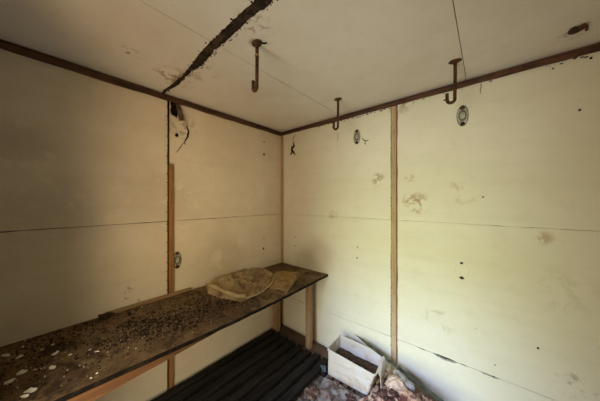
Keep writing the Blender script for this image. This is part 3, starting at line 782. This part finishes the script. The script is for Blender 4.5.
# grey sheeting on the floor
def ff(s, v):
    return Vector((0.84+0.75*s+0.03*math.sin(v*5), -0.95+0.62*v+0.04*math.sin(s*6), 0.030))
tag(obj('plastic_sheeting', crumple(ff, 90, 80, 0.026, 9, 3), M['sheet']), 'crumpled grey dirty plastic sheeting on the floor in front of the bin', 'sheeting')
# heaped sack
P0 = wz(408, 392, 0.10)
def heap(s, v):
    x = 1.10+0.62*s; y = -0.62+0.57*v
    e = min(1, min(s, 1-s, v, 1-v)*5.5)
    h = 0.185*math.exp(-((x-1.37)/0.19)**2-((y+0.33)/0.14)**2)+0.10*math.exp(-((x-1.56)/0.14)**2-((y+0.26)/0.11)**2)
    return Vector((x, y, 0.02+e*h))
tag(obj('crumpled_sack', crumple(heap, 110, 100, 0.055, 9, 11), M['sack']), 'heaped crumpled pinkish-brown paper sack beside the white bin', 'sack')
# tan paper fold over the heap
def fold(s, v):
    a = wz(384, 385, 0.20); b = wz(399, 375, 0.240); c2 = wz(413, 396, 0.22)
    p = a.lerp(b, s) if s <= 1 else b
    q_ = wz(390, 392, 0.20).lerp(wz(414, 404, 0.225), s)
    p = a.lerp(b, min(1, s)).lerp(q_, v); return p+Vector((0, 0, 0.02*math.sin(PI*s)))
tag(obj('crumpled_paper', crumple(fold, 40, 40, 0.02, 13, 21), M['sackl']), 'tan crumpled paper fold lying on top of the sack heap', 'paper')
# grey bent sheet piece
def bent(s, v):
    a = wz(393, 369, 0.262); b = wz(414, 384, 0.255); p = a.lerp(b, s)
    return p+Vector((0.02*v, -0.05*v, -0.05*v*v+0.006*math.sin(s*7)))+Vector((0, 0.0, 0.01*math.sin(PI*s)))
bm = bmesh.new(); grid(bm, bent, 20, 10, thick=(0, 0, -0.003))
tag(obj('bent_sheet_piece', bm, M['greysheet']), 'curved grey sheet scrap on the heap below the green strip', 'sheet scrap')
# splinters between bin and batten
for i, (a, b, w) in enumerate((((383, 369), (395, 378), .012), ((386, 377), (396, 367), .010), ((377, 383), (391, 371), .010))):
    bm = bmesh.new(); pa, pb = wz(*a, 0.20), wz(*b, 0.215); c0 = (pa+pb)/2
    beam(bm, pa-c0, pb-c0, w, 0.007, bev=0.001, wob=0.002, cuts=6)
    o = obj('wood_splinter', bm, M['lath']); o.location = c0
    tag(o, ('thin splinter right against the bin end under the strip', 'short splinter crossing the others beside the batten foot', 'lowest splinter leaning from the sack to the bin end')[i], 'splinter', 'splinters by the bin')
# rubble chunks
GR = 'rubble lumps on the floor'
for i, (px, py, r, z, lab) in enumerate((
        (313, 393, .045, .05, 'reddish rubble slab on the sheeting beside the duckboard end'), (330, 397, .022, .05, 'small brown lump right of the reddish slab'),
        (336, 383, .020, .05, 'brown lump just under the bin front'), (351, 398, .030, .05, 'dark lump at the bottom edge below the bin'),
        (386, 394, .034, .205, 'dark red lump on the left of the sack heap'), (394, 393, .024, .235, 'dark lump in the middle of the sack heap'),
        (376, 396, .026, .13, 'brown lump low on the left side of the heap'), (424, 396, .026, .20, 'pinkish lump right of the paper fold'),
        (412, 400, .024, .20, 'lump at the frame bottom under the paper fold'), (428, 401, .022, .19, 'lump beneath the lower end of the green strip'))):
    p = wz(px, py, z); bm = bmesh.new(); blob(bm, (0, 0, 0), r, (1.2, 0.9, 0.5), 0.7, i*2.7, 3, 1.7)
    o = obj('rubble_lump', bm, M['rubble'] if i not in (3, 4, 5) else M['darkred']); o.location = (p.x, p.y, p.z-0.004); tag(o, lab, 'rubble', GR)
bm = bmesh.new()
for i in range(420):
    x, y = R.uniform(0.80, 1.7), R.uniform(-1.1, -0.03)
    chip(bm, (x, y, 0.001 if y > -0.2 else 0.02), R.uniform(0.004, 0.016), 5000+i, R.uniform(0.002, 0.010), 0.6, 6)
tag(obj('floor_litter', bm, M['dirt2']), 'brown crumbs littering the floor around the bin', 'litter', kind='stuff')

# long green-grey strip
a = wr(355.5, 334.5, -0.06); b = wr(446, 405, -0.20)
d = (b-a); b2 = b+d*0.18
bm = bmesh.new(); nrm = Vector((0.15, -0.75, 0.65)).normalized()
beam(bm, a, b2, 0.023, 0.004, up=nrm, bev=0.0008, wob=0.0008, cuts=20)
for v in bm.verts:
    k = (v.co-a).dot(d.normalized())/0.10
    if k < 1: ax = a+d.normalized()*(v.co-a).dot(d.normalized()); v.co = ax+(v.co-ax)*max(0.12, k)
tag(obj('metal_strip', bm, M['strip'], loc=a), 'long narrow green-grey metal strip leaning across the bin and heap', 'metal strip')
